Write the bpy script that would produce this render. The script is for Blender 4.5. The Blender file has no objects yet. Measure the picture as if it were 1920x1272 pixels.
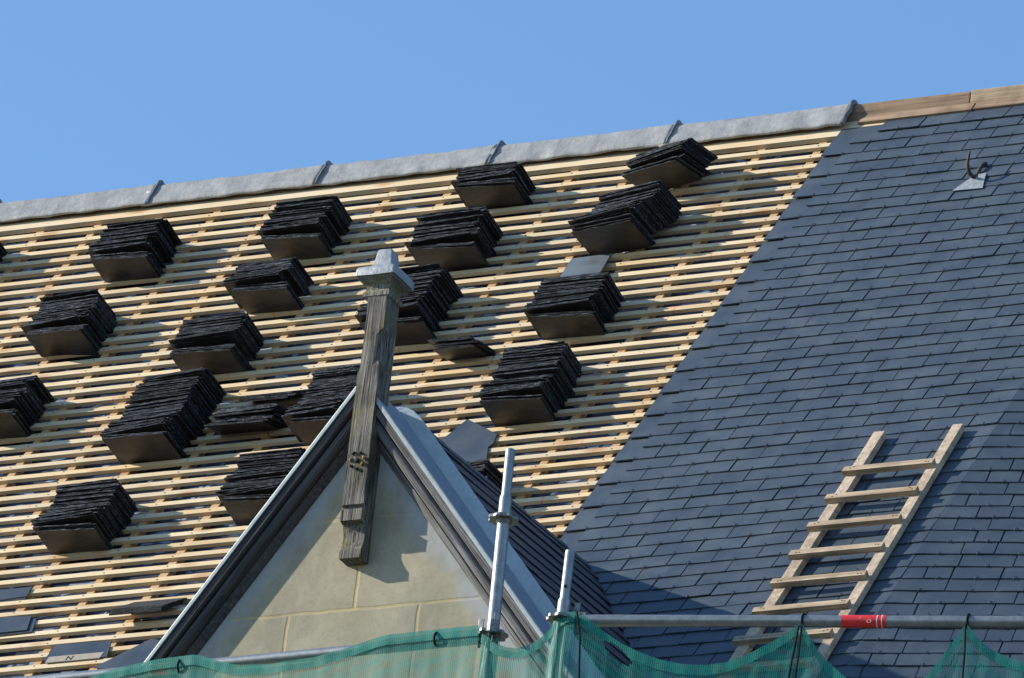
import bpy, math, random
from mathutils import Vector, Matrix, noise
sc = bpy.context.scene
rnd = random.Random(7)

# ---------------- camera ----------------
cam_d = bpy.data.cameras.new('Camera'); cam = bpy.data.objects.new('Camera', cam_d)
sc.collection.objects.link(cam); sc.camera = cam
cam_d.sensor_width = 36.0; cam_d.lens = 36.0*18240.02/1920.0
cam_d.clip_start = 1.0; cam_d.clip_end = 5000.0
CR = Vector((0.8908508369411083, 0.43957329072311774, 0.11471751568167803)); CU = Vector((0.09413527485133488, -0.425648728284243, 0.8999787276034197)); CF = Vector((-0.44443597553527353, 0.7909478378457432, 0.4205688783744628))
cam.matrix_world = Matrix(((CR.x, CU.x, -CF.x, 18.9920489814501), (CR.y, CU.y, -CF.y, -37.28004720717394), (CR.z, CU.z, -CF.z, -20.73602412508219), (0, 0, 0, 1)))

# ---------------- light ----------------
SUN = Vector((1.0, 0.38, -0.48)).normalized()          # direction the light travels
to_sun = -SUN
elev = math.asin(to_sun.z); rot = math.atan2(to_sun.x, to_sun.y)
w = bpy.data.worlds.new('World'); sc.world = w; w.use_nodes = True
nt = w.node_tree; bg = nt.nodes['Background']
sky = nt.nodes.new('ShaderNodeTexSky'); sky.sky_type = 'NISHITA'; sky.sun_disc = False
sky.sun_elevation = elev; sky.sun_rotation = rot
sky.altitude = 100; sky.air_density = 1.3; sky.dust_density = 0.1; sky.ozone_density = 6.0
nt.links.new(sky.outputs[0], bg.inputs[0]); bg.inputs[1].default_value = 0.15
sd = bpy.data.lights.new('Sun', 'SUN'); sun = bpy.data.objects.new('Sun', sd); sc.collection.objects.link(sun)
sd.energy = 5.0; sd.angle = math.radians(0.53); sd.color = (1.0, 0.93, 0.82)
sun.rotation_euler = SUN.to_track_quat('-Z', 'Y').to_euler(); sun.location = (-20, -20, 20)
sc.view_settings.view_transform = 'Standard'; sc.view_settings.look = 'None'
sc.view_settings.exposure = 0.55; sc.view_settings.gamma = 1.0

# ---------------- frames ----------------
TH = math.radians(54.56383558)
SV = Vector((0, math.cos(TH), math.sin(TH))); NV = Vector((0, -math.sin(TH), math.cos(TH))); XV = Vector((1, 0, 0)); ZV = Vector((0, 0, 1))
def P(x, s, n=0.0): return XV*x + SV*s + NV*n
G = 0.105

# ---------------- helpers ----------------
class MB:
    def __init__(s): s.v = []; s.f = []; s.m = []; s.uv = []
    def face(s, pts, m=0):
        i = len(s.v); s.v += [Vector(p) for p in pts]; s.f.append(tuple(range(i, i+len(pts)))); s.m.append(m)
    def mesh(s, vs, fs, m=0):
        i = len(s.v); s.v += [Vector(p) for p in vs]
        for f in fs: s.f.append(tuple(i+k for k in f)); s.m.append(m)
    def box8(s, c, m=0):     # c: 4 bottom, 4 top corners (same order)
        s.mesh(c, [(3, 2, 1, 0), (4, 5, 6, 7), (0, 1, 5, 4), (1, 2, 6, 5), (2, 3, 7, 6), (3, 0, 4, 7)], m)
    def box(s, o, a, b, c, m=0):   # corner o, edge vectors a,b,c
        o = Vector(o); s.box8([o, o+a, o+a+b, o+b, o+c, o+a+c, o+a+b+c, o+b+c], m)
    def tube(s, pts, r, seg=16, m=0, caps=True):
        pts = [Vector(p) for p in pts]; n = len(pts); rr = r if isinstance(r, (list, tuple)) else [r]*n
        vs = []; d0 = (pts[1]-pts[0]).normalized(); a = d0.orthogonal().normalized()
        for i, p in enumerate(pts):
            d = (pts[min(i+1, n-1)]-pts[max(i-1, 0)]).normalized()
            a = (a - d*a.dot(d)).normalized(); b = d.cross(a)
            for k in range(seg):
                t = 2*math.pi*k/seg; vs.append(p + (a*math.cos(t)+b*math.sin(t))*rr[i])
        fs = [(i*seg+k, i*seg+(k+1) % seg, (i+1)*seg+(k+1) % seg, (i+1)*seg+k) for i in range(n-1) for k in range(seg)]
        if caps: fs += [tuple(reversed(range(seg))), tuple(range((n-1)*seg, n*seg))]
        s.mesh(vs, fs, m)
    def sweep(s, prof, A, B, fx, fy, m=0, caps=True, closed=True):  # profile (a,b)-> A + a*fx + b*fy swept A..B
        A = Vector(A); B = Vector(B); n = len(prof)
        vs = [A+fx*a+fy*b for a, b in prof]+[B+fx*a+fy*b for a, b in prof]
        fs = [(i, (i+1) % n, n+(i+1) % n, n+i) for i in range(n if closed else n-1)]
        if caps and closed: fs += [tuple(reversed(range(n))), tuple(range(n, 2*n))]
        s.mesh(vs, fs, m)
    def build(s, name, mats, parent=None, smooth=False, bevel=0.0, kind=None, label=None):
        me = bpy.data.meshes.new(name); me.from_pydata([tuple(p) for p in s.v], [], s.f); me.update()
        if not isinstance(mats, (list, tuple)): mats = [mats]
        for mt in mats: me.materials.append(mt)
        for p, k in zip(me.polygons, s.m): p.material_index = k
        import bmesh
        bm = bmesh.new(); bm.from_mesh(me); bmesh.ops.recalc_face_normals(bm, faces=bm.faces); bm.to_mesh(me); bm.free()
        if smooth:
            for p in me.polygons: p.use_smooth = True
        o = bpy.data.objects.new(name, me); sc.collection.objects.link(o)
        if smooth == 2:
            md = o.modifiers.new('ws', 'EDGE_SPLIT'); md.split_angle = math.radians(35)
        if bevel:
            md = o.modifiers.new('bv', 'BEVEL'); md.width = bevel; md.segments = 2; md.limit_method = 'ANGLE'
        if parent is not None: put(o, parent)
        if kind: o['kind'] = kind
        if label: o['label'] = label
        return o
def put(o, parent):
    o.parent = parent
    # vertices are in world coordinates, so only an Empty's own offset has to be undone
    if parent.type == 'EMPTY': o.matrix_parent_inverse = Matrix.Translation(parent.location).inverted()
def empty(name, label, cat, loc, group=None):
    o = bpy.data.objects.new(name, None); sc.collection.objects.link(o); o.location = loc
    o.empty_display_size = 0.1; tag(o, label, cat, group); return o
def tag(o, label, cat, group=None):
    o['label'] = label; o['category'] = cat
    if group: o['group'] = group
    return o

# ---------------- materials ----------------
class Mat:
    def __init__(s, name):
        s.m = bpy.data.materials.new(name); s.m.use_nodes = True; s.t = s.m.node_tree; s.b = s.t.nodes['Principled BSDF']
        s.tc = s.t.nodes.new('ShaderNodeTexCoord')
    def n(s, typ, **k):
        x = s.t.nodes.new(typ)
        for a, b in k.items(): setattr(x, a, b)
        return x
    def l(s, a, b): s.t.links.new(a, b)
    def val(s, sock, x):
        if hasattr(x, 'is_linked') or hasattr(x, 'links'): s.l(x, sock)
        else: sock.default_value = x
    def coord(s, scale=(1, 1, 1), rot=(0, 0, 0), loc=(0, 0, 0), rnd=0):
        mp = s.n('ShaderNodeMapping'); mp.inputs['Scale'].default_value = scale; mp.inputs['Rotation'].default_value = rot; mp.inputs['Location'].default_value = loc
        s.l(s.tc.outputs['Object'], mp.inputs[0]); out = mp.outputs[0]
        if rnd:
            oi = s.n('ShaderNodeObjectInfo'); ml = s.n('ShaderNodeMath', operation='MULTIPLY'); s.l(oi.outputs['Random'], ml.inputs[0]); ml.inputs[1].default_value = rnd
            ad = s.n('ShaderNodeVectorMath', operation='ADD'); s.l(out, ad.inputs[0]); s.l(ml.outputs[0], ad.inputs[1]); out = ad.outputs[0]
        return out
    def noise(s, co, scale=5, detail=4, rough=0.55, dist=0.0):
        x = s.n('ShaderNodeTexNoise'); x.inputs['Scale'].default_value = scale; x.inputs['Detail'].default_value = detail
        x.inputs['Roughness'].default_value = rough; x.inputs['Distortion'].default_value = dist; s.l(co, x.inputs['Vector']); return x.outputs['Fac']
    def ramp(s, fac, stops, interp='LINEAR'):
        r = s.n('ShaderNodeValToRGB'); r.color_ramp.interpolation = interp; e = r.color_ramp.elements
        while len(e) < len(stops): e.new(0.5)
        for k, (p, c) in enumerate(stops):
            e[k].position = p; e[k].color = (c[0], c[1], c[2], 1) if isinstance(c, (tuple, list)) else (c, c, c, 1)
        s.l(fac, r.inputs[0]); return r.outputs[0]
    def mix(s, fac, a, b, mode='MIX'):
        x = s.n('ShaderNodeMix', data_type='RGBA', blend_type=mode)
        s.val(x.inputs[0], fac)
        for sk, c in ((x.inputs[6], a), (x.inputs[7], b)):
            if isinstance(c, (tuple, list)): sk.default_value = (c[0], c[1], c[2], 1)
            else: s.l(c, sk)
        return x.outputs[2]
    def math(s, op, a, b=0.0, c=None):
        x = s.n('ShaderNodeMath', operation=op); s.val(x.inputs[0], a); s.val(x.inputs[1], b)
        if c is not None: s.val(x.inputs[2], c)
        return x.outputs[0]
    def bump(s, h, strength=0.3, dist=0.01):
        x = s.n('ShaderNodeBump'); x.inputs['Strength'].default_value = strength; x.inputs['Distance'].default_value = dist
        s.l(h, x.inputs['Height']); s.l(x.outputs[0], s.b.inputs['Normal'])
    def out(s, color, rough=0.6, metal=0.0, spec=0.5):
        if isinstance(color, (tuple, list)): s.b.inputs['Base Color'].default_value = (*color, 1)
        else: s.l(color, s.b.inputs['Base Color'])
        s.val(s.b.inputs['Roughness'], rough); s.val(s.b.inputs['Metallic'], metal); s.b.inputs['Specular IOR Level'].default_value = spec
        return s.m

def island(s):   # random per mesh island
    g = s.n('ShaderNodeNewGeometry'); return g.outputs['Random Per Island']

# new pale softwood battens
def wood_pale(name, tint=(0.70, 0.545, 0.36), axis=0, marks=False):
    s = Mat(name); sc_ = [14, 14, 14]; sc_[axis] = 0.9
    co = s.coord(tuple(sc_), rnd=40)
    g = s.noise(co, 3.0, 5, 0.6, 0.6)
    sc2 = [3, 3, 3]; sc2[axis] = 1.0
    c2 = s.coord(tuple(sc2), rnd=17); big = s.noise(c2, 1.6, 3)
    kn = s.n('ShaderNodeTexVoronoi'); kc = [9, 9, 9]; kc[axis] = 3.2
    s.l(s.coord(tuple(kc), rnd=31), kn.inputs['Vector']); kn.inputs['Scale'].default_value = 1.0
    knot = s.ramp(kn.outputs['Distance'], [(0.0, 1.0), (0.13, 0.75), (0.24, 0.0)])
    base = s.mix(g, tuple(c*0.86 for c in tint), tuple(min(1, c*1.1) for c in tint))
    oi = s.n('ShaderNodeObjectInfo')
    base = s.mix(oi.outputs['Random'], base, s.mix(1.0, base, (0.80, 0.80, 0.84), 'MULTIPLY'))
    base = s.mix(s.ramp(big, [(0.42, 0.0), (0.68, 0.75)]), base, s.mix(1.0, base, (0.92, 0.78, 0.58), 'MULTIPLY'))
    base = s.mix(s.math('MULTIPLY', knot, 0.75), base, (0.40, 0.20, 0.07))
    stain = s.noise(s.coord(tuple(2.2 if q_ != axis else 1.6 for q_ in range(3)), rnd=23), 3.0, 5, 0.7)
    base = s.mix(s.ramp(stain, [(0.56, 0.0), (0.74, 0.55)]), base, (0.46, 0.40, 0.30))
    # nail heads and dark specks
    v2 = s.n('ShaderNodeTexVoronoi'); s.l(s.coord((20, 20, 20), rnd=9), v2.inputs['Vector'])
    base = s.mix(s.ramp(v2.outputs['Distance'], [(0.0, 0.6), (0.10, 0.0)]), base, (0.10, 0.06, 0.035))
    if marks:
        sx = s.n('ShaderNodeSeparateXYZ'); s.l(s.tc.outputs['Object'], sx.inputs[0]); tot = None
        for x0 in (-3.44, -2.87, -1.98, -1.70, -0.57):
            d = s.math('ABSOLUTE', s.math('SUBTRACT', sx.outputs[0], x0)); k = s.math('LESS_THAN', d, 0.0042)
            tot = k if tot is None else s.math('MAXIMUM', tot, k)
        br = s.ramp(s.noise(s.coord((1.0, 9, 9), loc=(3, 1, 2)), 2.0, 2), [(0.54, 0.0), (0.59, 0.55)])
        base = s.mix(s.math('MULTIPLY', tot, br), base, (0.75, 0.09, 0.07))
    s.bump(g, 0.25, 0.004)
    return s.out(base, 0.75, spec=0.25)
M_batten = wood_pale('batten_wood', (0.69, 0.56, 0.355), 0, True)
M_counter = wood_pale('counter_batten_wood', (0.55, 0.35, 0.17), 1)
M_board = wood_pale('top_board_wood', (0.70, 0.57, 0.38), 0)
def wood_old(name, a, b, axis=2, rough=0.85, lichen=0.0, cracks=0.8, sc0=70):
    s = Mat(name); q = [sc0]*3; q[axis] = sc0*0.03
    co = s.coord(tuple(q)); g = s.noise(co, 1.0, 6, 0.65, 0.4)
    q2 = [sc0*2.2]*3; q2[axis] = sc0*0.05
    g2 = s.noise(s.coord(tuple(q2), loc=(5, 3, 1)), 1.0, 3, 0.6)
    base = s.mix(s.ramp(g, [(0.32, 0.0), (0.66, 1.0)]), a, b)
    base = s.mix(s.ramp(g2, [(0.36, cracks), (0.47, 0.0)]), base, tuple(c*0.22 for c in a))
    big = s.noise(s.coord((1, 1, 1)), 9.0, 4)
    base = s.mix(s.ramp(big, [(0.45, 0.0), (0.7, 0.6)]), base, tuple(c*0.6 for c in a))
    if lichen:
        li = s.noise(s.coord((1, 1, 0.4), loc=(2, 2, 7)), 14.0, 5, 0.7)
        base = s.mix(s.math('MULTIPLY', s.ramp(li, [(0.50, 0.0), (0.64, 1.0)]), lichen), base, (0.17, 0.155, 0.06))
    h = s.math('ADD', g, s.math('MULTIPLY', g2, 0.8))
    s.bump(h, 0.9, 0.006)
    return s.out(base, rough, spec=0.2)
M_post = wood_old('weathered_oak', (0.045, 0.042, 0.037), (0.27, 0.25, 0.215), 2, lichen=0.6, cracks=1.0, sc0=95)
M_rake = wood_old('weathered_rake_board', (0.085, 0.080, 0.078), (0.30, 0.28, 0.255), 0, sc0=60)
M_ridgewood = wood_old('brown_ridge_timber', (0.21, 0.14, 0.09), (0.40, 0.275, 0.18), 0, cracks=0.3, sc0=30)
M_ridgewood2 = wood_old('tan_ridge_timber', (0.30, 0.21, 0.13), (0.50, 0.38, 0.25), 0, cracks=0.3, sc0=22)
M_ladder = wood_old('ladder_wood', (0.33, 0.24, 0.155), (0.53, 0.42, 0.29), 0, cracks=0.35, sc0=30)

def slate(name, a=(0.050, 0.060, 0.080), b=(0.083, 0.098, 0.125), rough=0.5, isl=True, edgebump=0.25, streak=True, sv=SV):
    s = Mat(name)
    co = s.coord((1, 1, 1)); n1 = s.noise(co, 6.0, 5, 0.6); n2 = s.noise(co, 90.0, 3, 0.7)
    base = s.mix(s.ramp(n1, [(0.3, 0.0), (0.7, 1.0)]), a, b)
    if isl:
        r = island(s); base = s.mix(s.ramp(r, [(0.0, 0.0), (1.0, 1.0)]), s.mix(1.0, base, (0.86, 0.87, 0.90), 'MULTIPLY'), s.mix(1.0, base, (1.12, 1.10, 1.06), 'MULTIPLY'))
    if streak:   # cleaved streaks running up the slope
        st = s.noise(s.coord((34, 2.5, 2.5), loc=(1, 4, 2), rot=(0, 0, 0.35)), 1.0, 4, 0.65)
        base = s.mix(s.ramp(st, [(0.60, 0.0), (0.82, 0.35)]), base, tuple(min(1, c*1.9) for c in b))
    sp = s.n('ShaderNodeTexVoronoi'); s.l(s.coord((16, 16, 16)), sp.inputs['Vector'])
    base = s.mix(s.ramp(sp.outputs['Distance'], [(0.0, 0.7), (0.045, 0.0)]), base, (0.35, 0.36, 0.38))
    s.bump(s.math('ADD', s.math('MULTIPLY', n2, 0.35), n1), edgebump, 0.006)
    rg = s.ramp(n1, [(0.3, rough-0.07), (0.7, rough+0.1)])
    return s.out(base, rg, spec=0.5)
M_slate = slate('roof_slate', (0.034, 0.049, 0.066), (0.052, 0.072, 0.093), 0.5)
M_slate_d = slate('dormer_slate', (0.034, 0.036, 0.050), (0.052, 0.053, 0.07), 0.5, streak=False)
M_slate_s = slate('loose_slate', (0.034, 0.045, 0.056), (0.052, 0.066, 0.080), 0.42)
M_slate_p = slate('pale_loose_slate', (0.085, 0.105, 0.115), (0.125, 0.150, 0.160), 0.42)
# stacked slate: split, ragged edges; pale streaks paint highlights along the edges
s = Mat('stacked_slate'); oi = s.n('ShaderNodeObjectInfo')
co = s.coord((0.28, 1, 1), rnd=20); n1 = s.noise(co, 90, 5, 0.8); n2 = s.noise(co, 8, 3)
geo = s.n('ShaderNodeNewGeometry')
vt = s.n('ShaderNodeVectorTransform', vector_type='NORMAL', convert_from='WORLD', convert_to='OBJECT'); 
base = s.mix(s.ramp(n1, [(0.46, 0.0), (0.72, 1.0)]), (0.0035, 0.0048, 0.0068), (0.150, 0.175, 0.195))
base = s.mix(oi.outputs['Random'], s.mix(1.0, base, (0.4, 0.4, 0.42), 'MULTIPLY'), s.mix(1.0, base, (1.5, 1.5, 1.48), 'MULTIPLY'))
s.bump(n1, 1.0, 0.008); M_stack = s.out(base, 0.7, spec=0.12)
s = Mat('slate_face'); co = s.coord((1, 1, 1), rnd=20); n1 = s.noise(s.coord((1, 2.2, 1), rnd=7), 14, 6, 0.75, 0.6)
base = s.mix(s.ramp(n1, [(0.35, 0.0), (0.7, 1.0)]), (0.012, 0.011, 0.0105), (0.050, 0.046, 0.041)); s.bump(n1, 0.5, 0.006)  # brown tint paints in the light bounced up from the battens
M_face = s.out(base, 0.45, spec=0.5)

# underlay membrane with pale printed dashes and creases
s = Mat('underlay'); co = s.coord((1, 1, 1)); n1 = s.noise(s.coord((2, 9, 9)), 2.5, 4)
dash = s.noise(s.coord((9, 26, 26), loc=(3, 0, 1)), 1.0, 1, 0.4)
cut = s.noise(s.coord((26, 3, 3), loc=(0, 5, 0)), 1.0, 0)
dm = s.math('MULTIPLY', s.ramp(dash, [(0.60, 0.0), (0.64, 1.0)]), s.ramp(cut, [(0.36, 0.0), (0.40, 1.0)]))
base = s.mix(s.ramp(n1, [(0.3, 0.0), (0.7, 1.0)]), (0.016, 0.020, 0.034), (0.045, 0.053, 0.080))
base = s.mix(dm, base, (0.26, 0.31, 0.37)); s.bump(n1, 0.8, 0.03); M_under = s.out(base, 0.42, spec=0.5)

# metals
def zinc(name, a, b, metal, rough, sc0=9, bumpk=0.25, streaks=False):
    s = Mat(name); n1 = s.noise(s.coord((1, 1, 1)), sc0, 6, 0.65); n2 = s.noise(s.coord((1, 1, 1), loc=(4, 4, 4)), sc0*6, 3, 0.6)
    base = s.mix(s.ramp(n1, [(0.3, 0.0), (0.7, 1.0)]), a, b)
    if streaks:
        st = s.noise(s.coord((26, 3, 3), rot=(0, 0, 0.3)), 1.0, 4, 0.7); base = s.mix(s.ramp(st, [(0.48, 0.0), (0.75, 0.55)]), base, tuple(c*0.62 for c in a))
        n3 = s.noise(s.coord((1, 1, 1), loc=(7, 1, 4)), 30, 4, 0.7); base = s.mix(s.ramp(n3, [(0.55, 0.0), (0.75, 0.5)]), base, tuple(min(1, c*1.35) for c in b))
    base = s.mix(s.ramp(n2, [(0.4, 0.0), (0.8, 0.3)]), base, tuple(c*0.6 for c in a))
    s.bump(s.math('ADD', n1, s.math('MULTIPLY', n2, 0.25)), bumpk, 0.01); return s.out(base, rough, metal)
M_lead = zinc('lead_sheet', (0.215, 0.215, 0.21), (0.33, 0.335, 0.33), 0.0, 0.55, 12, 0.45, True)
M_seam = zinc('seam_lead_shaded', (0.10, 0.105, 0.11), (0.20, 0.21, 0.215), 0.0, 0.6, 30, 0.4)  # lead darkened to paint in the shaded side of the seams
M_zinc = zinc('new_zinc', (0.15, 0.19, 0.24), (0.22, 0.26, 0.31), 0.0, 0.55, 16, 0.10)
M_capl = zinc('cap_lead', (0.20, 0.225, 0.24), (0.36, 0.385, 0.395), 0.1, 0.5, 30, 0.5)
M_galv = zinc('galvanised_tube', (0.20, 0.22, 0.225), (0.34, 0.36, 0.355), 0.6, 0.42, 26, 0.12)
M_cast = zinc('dull_cast_steel', (0.09, 0.10, 0.10), (0.26, 0.28, 0.28), 0.6, 0.45, 50, 0.3)
M_hook = zinc('slate_hook_wire', (0.10, 0.11, 0.12), (0.30, 0.32, 0.34), 0.6, 0.35, 50, 0.1)
M_rust = zinc('rusty_iron', (0.035, 0.027, 0.023), (0.085, 0.055, 0.042), 0.2, 0.7, 60, 0.6)
s = Mat('red_tape'); n1 = s.noise(s.coord((1, 1, 1)), 34, 4, 0.7)
M_red = s.out(s.mix(s.ramp(n1, [(0.66, 0.0), (0.72, 0.7)]), (0.70, 0.030, 0.025), (0.75, 0.62, 0.60)), 0.4)
def flat(name, c, r=0.6):
    s = Mat(name); n1 = s.noise(s.coord((1, 1, 1)), 40, 3); return s.out(s.mix(n1, tuple(x*0.8 for x in c), tuple(min(1, x*1.2) for x in c)), r)
M_white = flat('white_paint', (0.75, 0.72, 0.70)); M_black = flat('black_tie', (0.012, 0.013, 0.015), 0.9); M_black.node_tree.nodes['Principled BSDF'].inputs['Specular IOR Level'].default_value = 0.1
M_ochre = flat('ochre_rot', (0.30, 0.14, 0.04), 0.8); M_dark = flat('dark_void', (0.010, 0.010, 0.010), 0.9)
M_paper = flat('pale_printed_label', (0.30, 0.26, 0.20), 0.7)
M_splinter = flat('pale_splinter', (0.85, 0.74, 0.5), 0.7)

# gable wall: sandstone blocks with pale yellow joints and whitish wash along the rakes
s = Mat('sandstone_wall'); sx = s.n('ShaderNodeSeparateXYZ'); s.l(s.tc.outputs['Object'], sx.inputs[0])
X_, Z_ = sx.outputs[0], sx.outputs[2]
wob = s.math('MULTIPLY', s.math('SUBTRACT', s.noise(s.coord((1, 1, 1)), 7, 3), 0.5), 0.018)
zz = s.math('ADD', s.math('ADD', Z_, 4.53), wob); row = s.math('FLOOR', s.math('DIVIDE', zz, 0.427))
fz = s.math('SUBTRACT', zz, s.math('MULTIPLY', row, 0.427)); dz = s.math('MINIMUM', fz, s.math('SUBTRACT', 0.427, fz))
par = s.math('MODULO', s.math('ADD', row, 100.0), 2.0)
xx = s.math('ADD', s.math('ADD', s.math('ADD', X_, 0.32+6.27), wob), s.math('MULTIPLY', par, 0.0))
xx = s.math('SUBTRACT', xx, s.math('MULTIPLY', par, 0.315)) if False else s.math('ADD', xx, s.math('MULTIPLY', s.math('SUBTRACT', 1.0, par), 0.315))
fx = s.math('MODULO', xx, 0.627); dx = s.math('MINIMUM', fx, s.math('SUBTRACT', 0.627, fx))
jd = s.math('MINIMUM', dz, dx); joint = s.ramp(jd, [(0.004, 1.0), (0.0085, 0.0)])
bl = s.n('ShaderNodeCombineXYZ'); s.l(row, bl.inputs[0]); s.l(s.math('FLOOR', s.math('DIVIDE', xx, 0.627)), bl.inputs[1])
wn = s.n('ShaderNodeTexWhiteNoise'); s.l(bl.outputs[0], wn.inputs[0])
n1 = s.noise(s.coord((1, 1, 1)), 5, 5, 0.6); n2 = s.noise(s.coord((1, 1, 1)), 60, 3, 0.6)
base = s.mix(s.ramp(n1, [(0.3, 0.0), (0.7, 1.0)]), (0.305, 0.270, 0.185), (0.385, 0.345, 0.245))
base = s.mix(wn.outputs[0], s.mix(1.0, base, (0.90, 0.90, 0.92), 'MULTIPLY'), base)
base = s.mix(s.ramp(n2, [(0.5, 0.0), (0.75, 0.4)]), base, (0.21, 0.185, 0.135))
n4 = s.noise(s.coord((1, 1, 1), loc=(9, 2, 2)), 14, 6, 0.7); base = s.mix(s.ramp(n4, [(0.5, 0.0), (0.7, 0.35)]), base, (0.46, 0.405, 0.29))
base = s.mix(s.math('MULTIPLY', joint, s.ramp(s.noise(s.coord((1, 1, 1)), 25, 3), [(0.32, 0.2), (0.5, 0.8)])), base, (0.46, 0.36, 0.17))
nn = s.math('MULTIPLY', s.math('SUBTRACT', s.noise(s.coord((1, 1, 1), loc=(3, 3, 3)), 6, 5, 0.65), 0.5), 0.22)
dl = s.math('MULTIPLY', s.math('SUBTRACT', s.math('ADD', s.math('MULTIPLY', X_, 1.421), -3.403+0.0), Z_), 0.575)
dr = s.math('MULTIPLY', s.math('SUBTRACT', s.math('ADD', s.math('MULTIPLY', X_, -1.258), -3.568), Z_), 0.62)
dd = s.math('ADD', s.math('MINIMUM', dl, dr), nn)
base = s.mix(s.ramp(dd, [(0.15, 0.85), (0.235, 0.0)]), base, (0.33, 0.35, 0.35))
st = s.ramp(s.noise(s.coord((1, 1, 0.5), loc=(1, 8, 3)), 4, 5, 0.65), [(0.52, 0.0), (0.72, 0.6)])
base = s.mix(st, base, (0.20, 0.18, 0.14))
s.bump(s.math('SUBTRACT', s.math('MULTIPLY', n2, 0.3), joint), 0.35, 0.006); M_wall = s.out(base, 0.85, spec=0.2)
s = Mat('rendered_wall'); n1 = s.noise(s.coord((1, 1, 1)), 2, 5); M_wall2 = s.out(s.mix(n1, (0.36, 0.31, 0.23), (0.47, 0.41, 0.30)), 0.9)
s = Mat('ground'); n1 = s.noise(s.coord((1, 1, 1)), 0.3, 5); M_ground = s.out(s.mix(n1, (0.06, 0.06, 0.055), (0.10, 0.095, 0.09)), 0.9)

# netting: knitted vertical ribs with open mesh between
def netmat(name, base_cov, rib_cov, hem=False):
    s = Mat(name); uv = s.n('ShaderNodeUVMap'); sp = s.n('ShaderNodeSeparateXYZ'); s.l(uv.outputs[0], sp.inputs[0])
    wv = s.math('MULTIPLY', s.math('SUBTRACT', s.noise(s.coord((1, 1, 1)), 9, 3), 0.5), 0.012)
    u = s.math('FRACT', s.math('MULTIPLY', s.math('ADD', sp.outputs[0], wv), 112.0))
    tri = s.math('ABSOLUTE', s.math('SUBTRACT', u, 0.5)); rib = s.ramp(tri, [(0.13, 0.0), (0.26, 1.0)])
    big = s.noise(s.coord((1, 1, 1)), 4, 4, 0.65)
    cov = s.math('ADD', s.math('MULTIPLY', rib, rib_cov), s.math('ADD', base_cov, s.math('MULTIPLY', s.math('SUBTRACT', big, 0.5), 0.25)))
    cov = s.math('MINIMUM', 1.0, s.math('MAXIMUM', cov, 0.0))
    tr = s.n('ShaderNodeBsdfTransparent'); tl = s.n('ShaderNodeBsdfTranslucent')
    col = s.mix(big, (0.0, 0.17, 0.125), (0.005, 0.32, 0.23))
    col = s.mix(s.math('MULTIPLY', rib, 0.35), col, (0.06, 0.42, 0.36))
    s.l(col, tl.inputs[0]); s.l(col, s.b.inputs['Base Color']); s.b.inputs['Roughness'].default_value = 0.5
    m1 = s.n('ShaderNodeMixShader'); m1.inputs[0].default_value = 0.45; s.l(s.b.outputs[0], m1.inputs[1]); s.l(tl.outputs[0], m1.inputs[2])
    m2 = s.n('ShaderNodeMixShader'); s.l(cov, m2.inputs[0]); s.l(tr.outputs[0], m2.inputs[1]); s.l(m1.outputs[0], m2.inputs[2])
    o = s.t.nodes['Material Output']; s.l(m2.outputs[0], o.inputs['Surface']); return s.m
M_net = netmat('green_net', 0.27, 0.45); M_hem = netmat('green_net_hem', 0.62, 0.33, True)

# ---------------- ground ----------------
g = MB(); g.face([(-900, -900, -23.2), (900, -900, -23.2), (900, 900, -23.2), (-900, 900, -23.2)]); g.build('ground', M_ground, kind='structure')

# ---------------- main building ----------------
bld = empty('building', 'steep-roofed building, battens bare on the left and new slates laid on the right', 'building', (0, 0, -23.2))
HX = 1.607; S_RIDGE = 0.165; S_EAVE = -7.9
PHI = math.radians(12.3); UP = Vector((math.cos(PHI), math.sin(PHI), 0))
KAP = math.cos(TH)*math.sin(PHI)          # slope-perpendicular drift on the turned plane
NR = UP.cross(SV).normalized()
XL = -9.0
# walls and rear slope
b = MB(); e = P(0, S_EAVE, -0.10); r_ = P(0, S_RIDGE, -0.10)
b.box8([(XL, e.y, -23.3), (HX, e.y, -23.3), (HX, 6.5, -23.3), (XL, 6.5, -23.3), (XL, e.y, e.z), (HX, e.y, e.z), (HX, 6.5, e.z), (XL, 6.5, e.z)])
hb = Vector((HX, e.y, 0)); q2 = hb+UP*6
b.box8([(HX+0.003, e.y, -23.3), (q2.x, q2.y, -23.3), (q2.x, 6.5, -23.3), (HX+0.003, 6.5, -23.3), (HX+0.003, e.y, e.z), (q2.x, q2.y, e.z), (q2.x, 6.5, e.z), (HX+0.003, 6.5, e.z)])
b.build('wall', M_wall2, bld)
b = MB()
b.face([P(XL, S_RIDGE, -0.11), P(HX+6, S_RIDGE, -0.11), (HX+6, r_.y+4.9, r_.z-6.7), (XL, r_.y+4.9, r_.z-6.7)])
b.face([P(XL, S_RIDGE, -0.11), P(XL, S_EAVE, -0.11), (XL, r_.y+4.9, r_.z-6.7)])
b.build('rear_slope', M_slate_d, bld)
# underlay
b = MB(); nx, ns = 60, 60
vs = [P(XL+(0.35-XL)*i/nx, S_EAVE+(S_RIDGE-S_EAVE)*j/ns, -0.070+0.006*noise.noise(Vector((i*0.7, j*0.5, 0)))) for j in range(ns+1) for i in range(nx+1)]
b.mesh(vs, [(j*(nx+1)+i, j*(nx+1)+i+1, (j+1)*(nx+1)+i+1, (j+1)*(nx+1)+i) for j in range(ns) for i in range(nx)])
b.build('underlay_membrane', M_under, bld, smooth=True)
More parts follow.
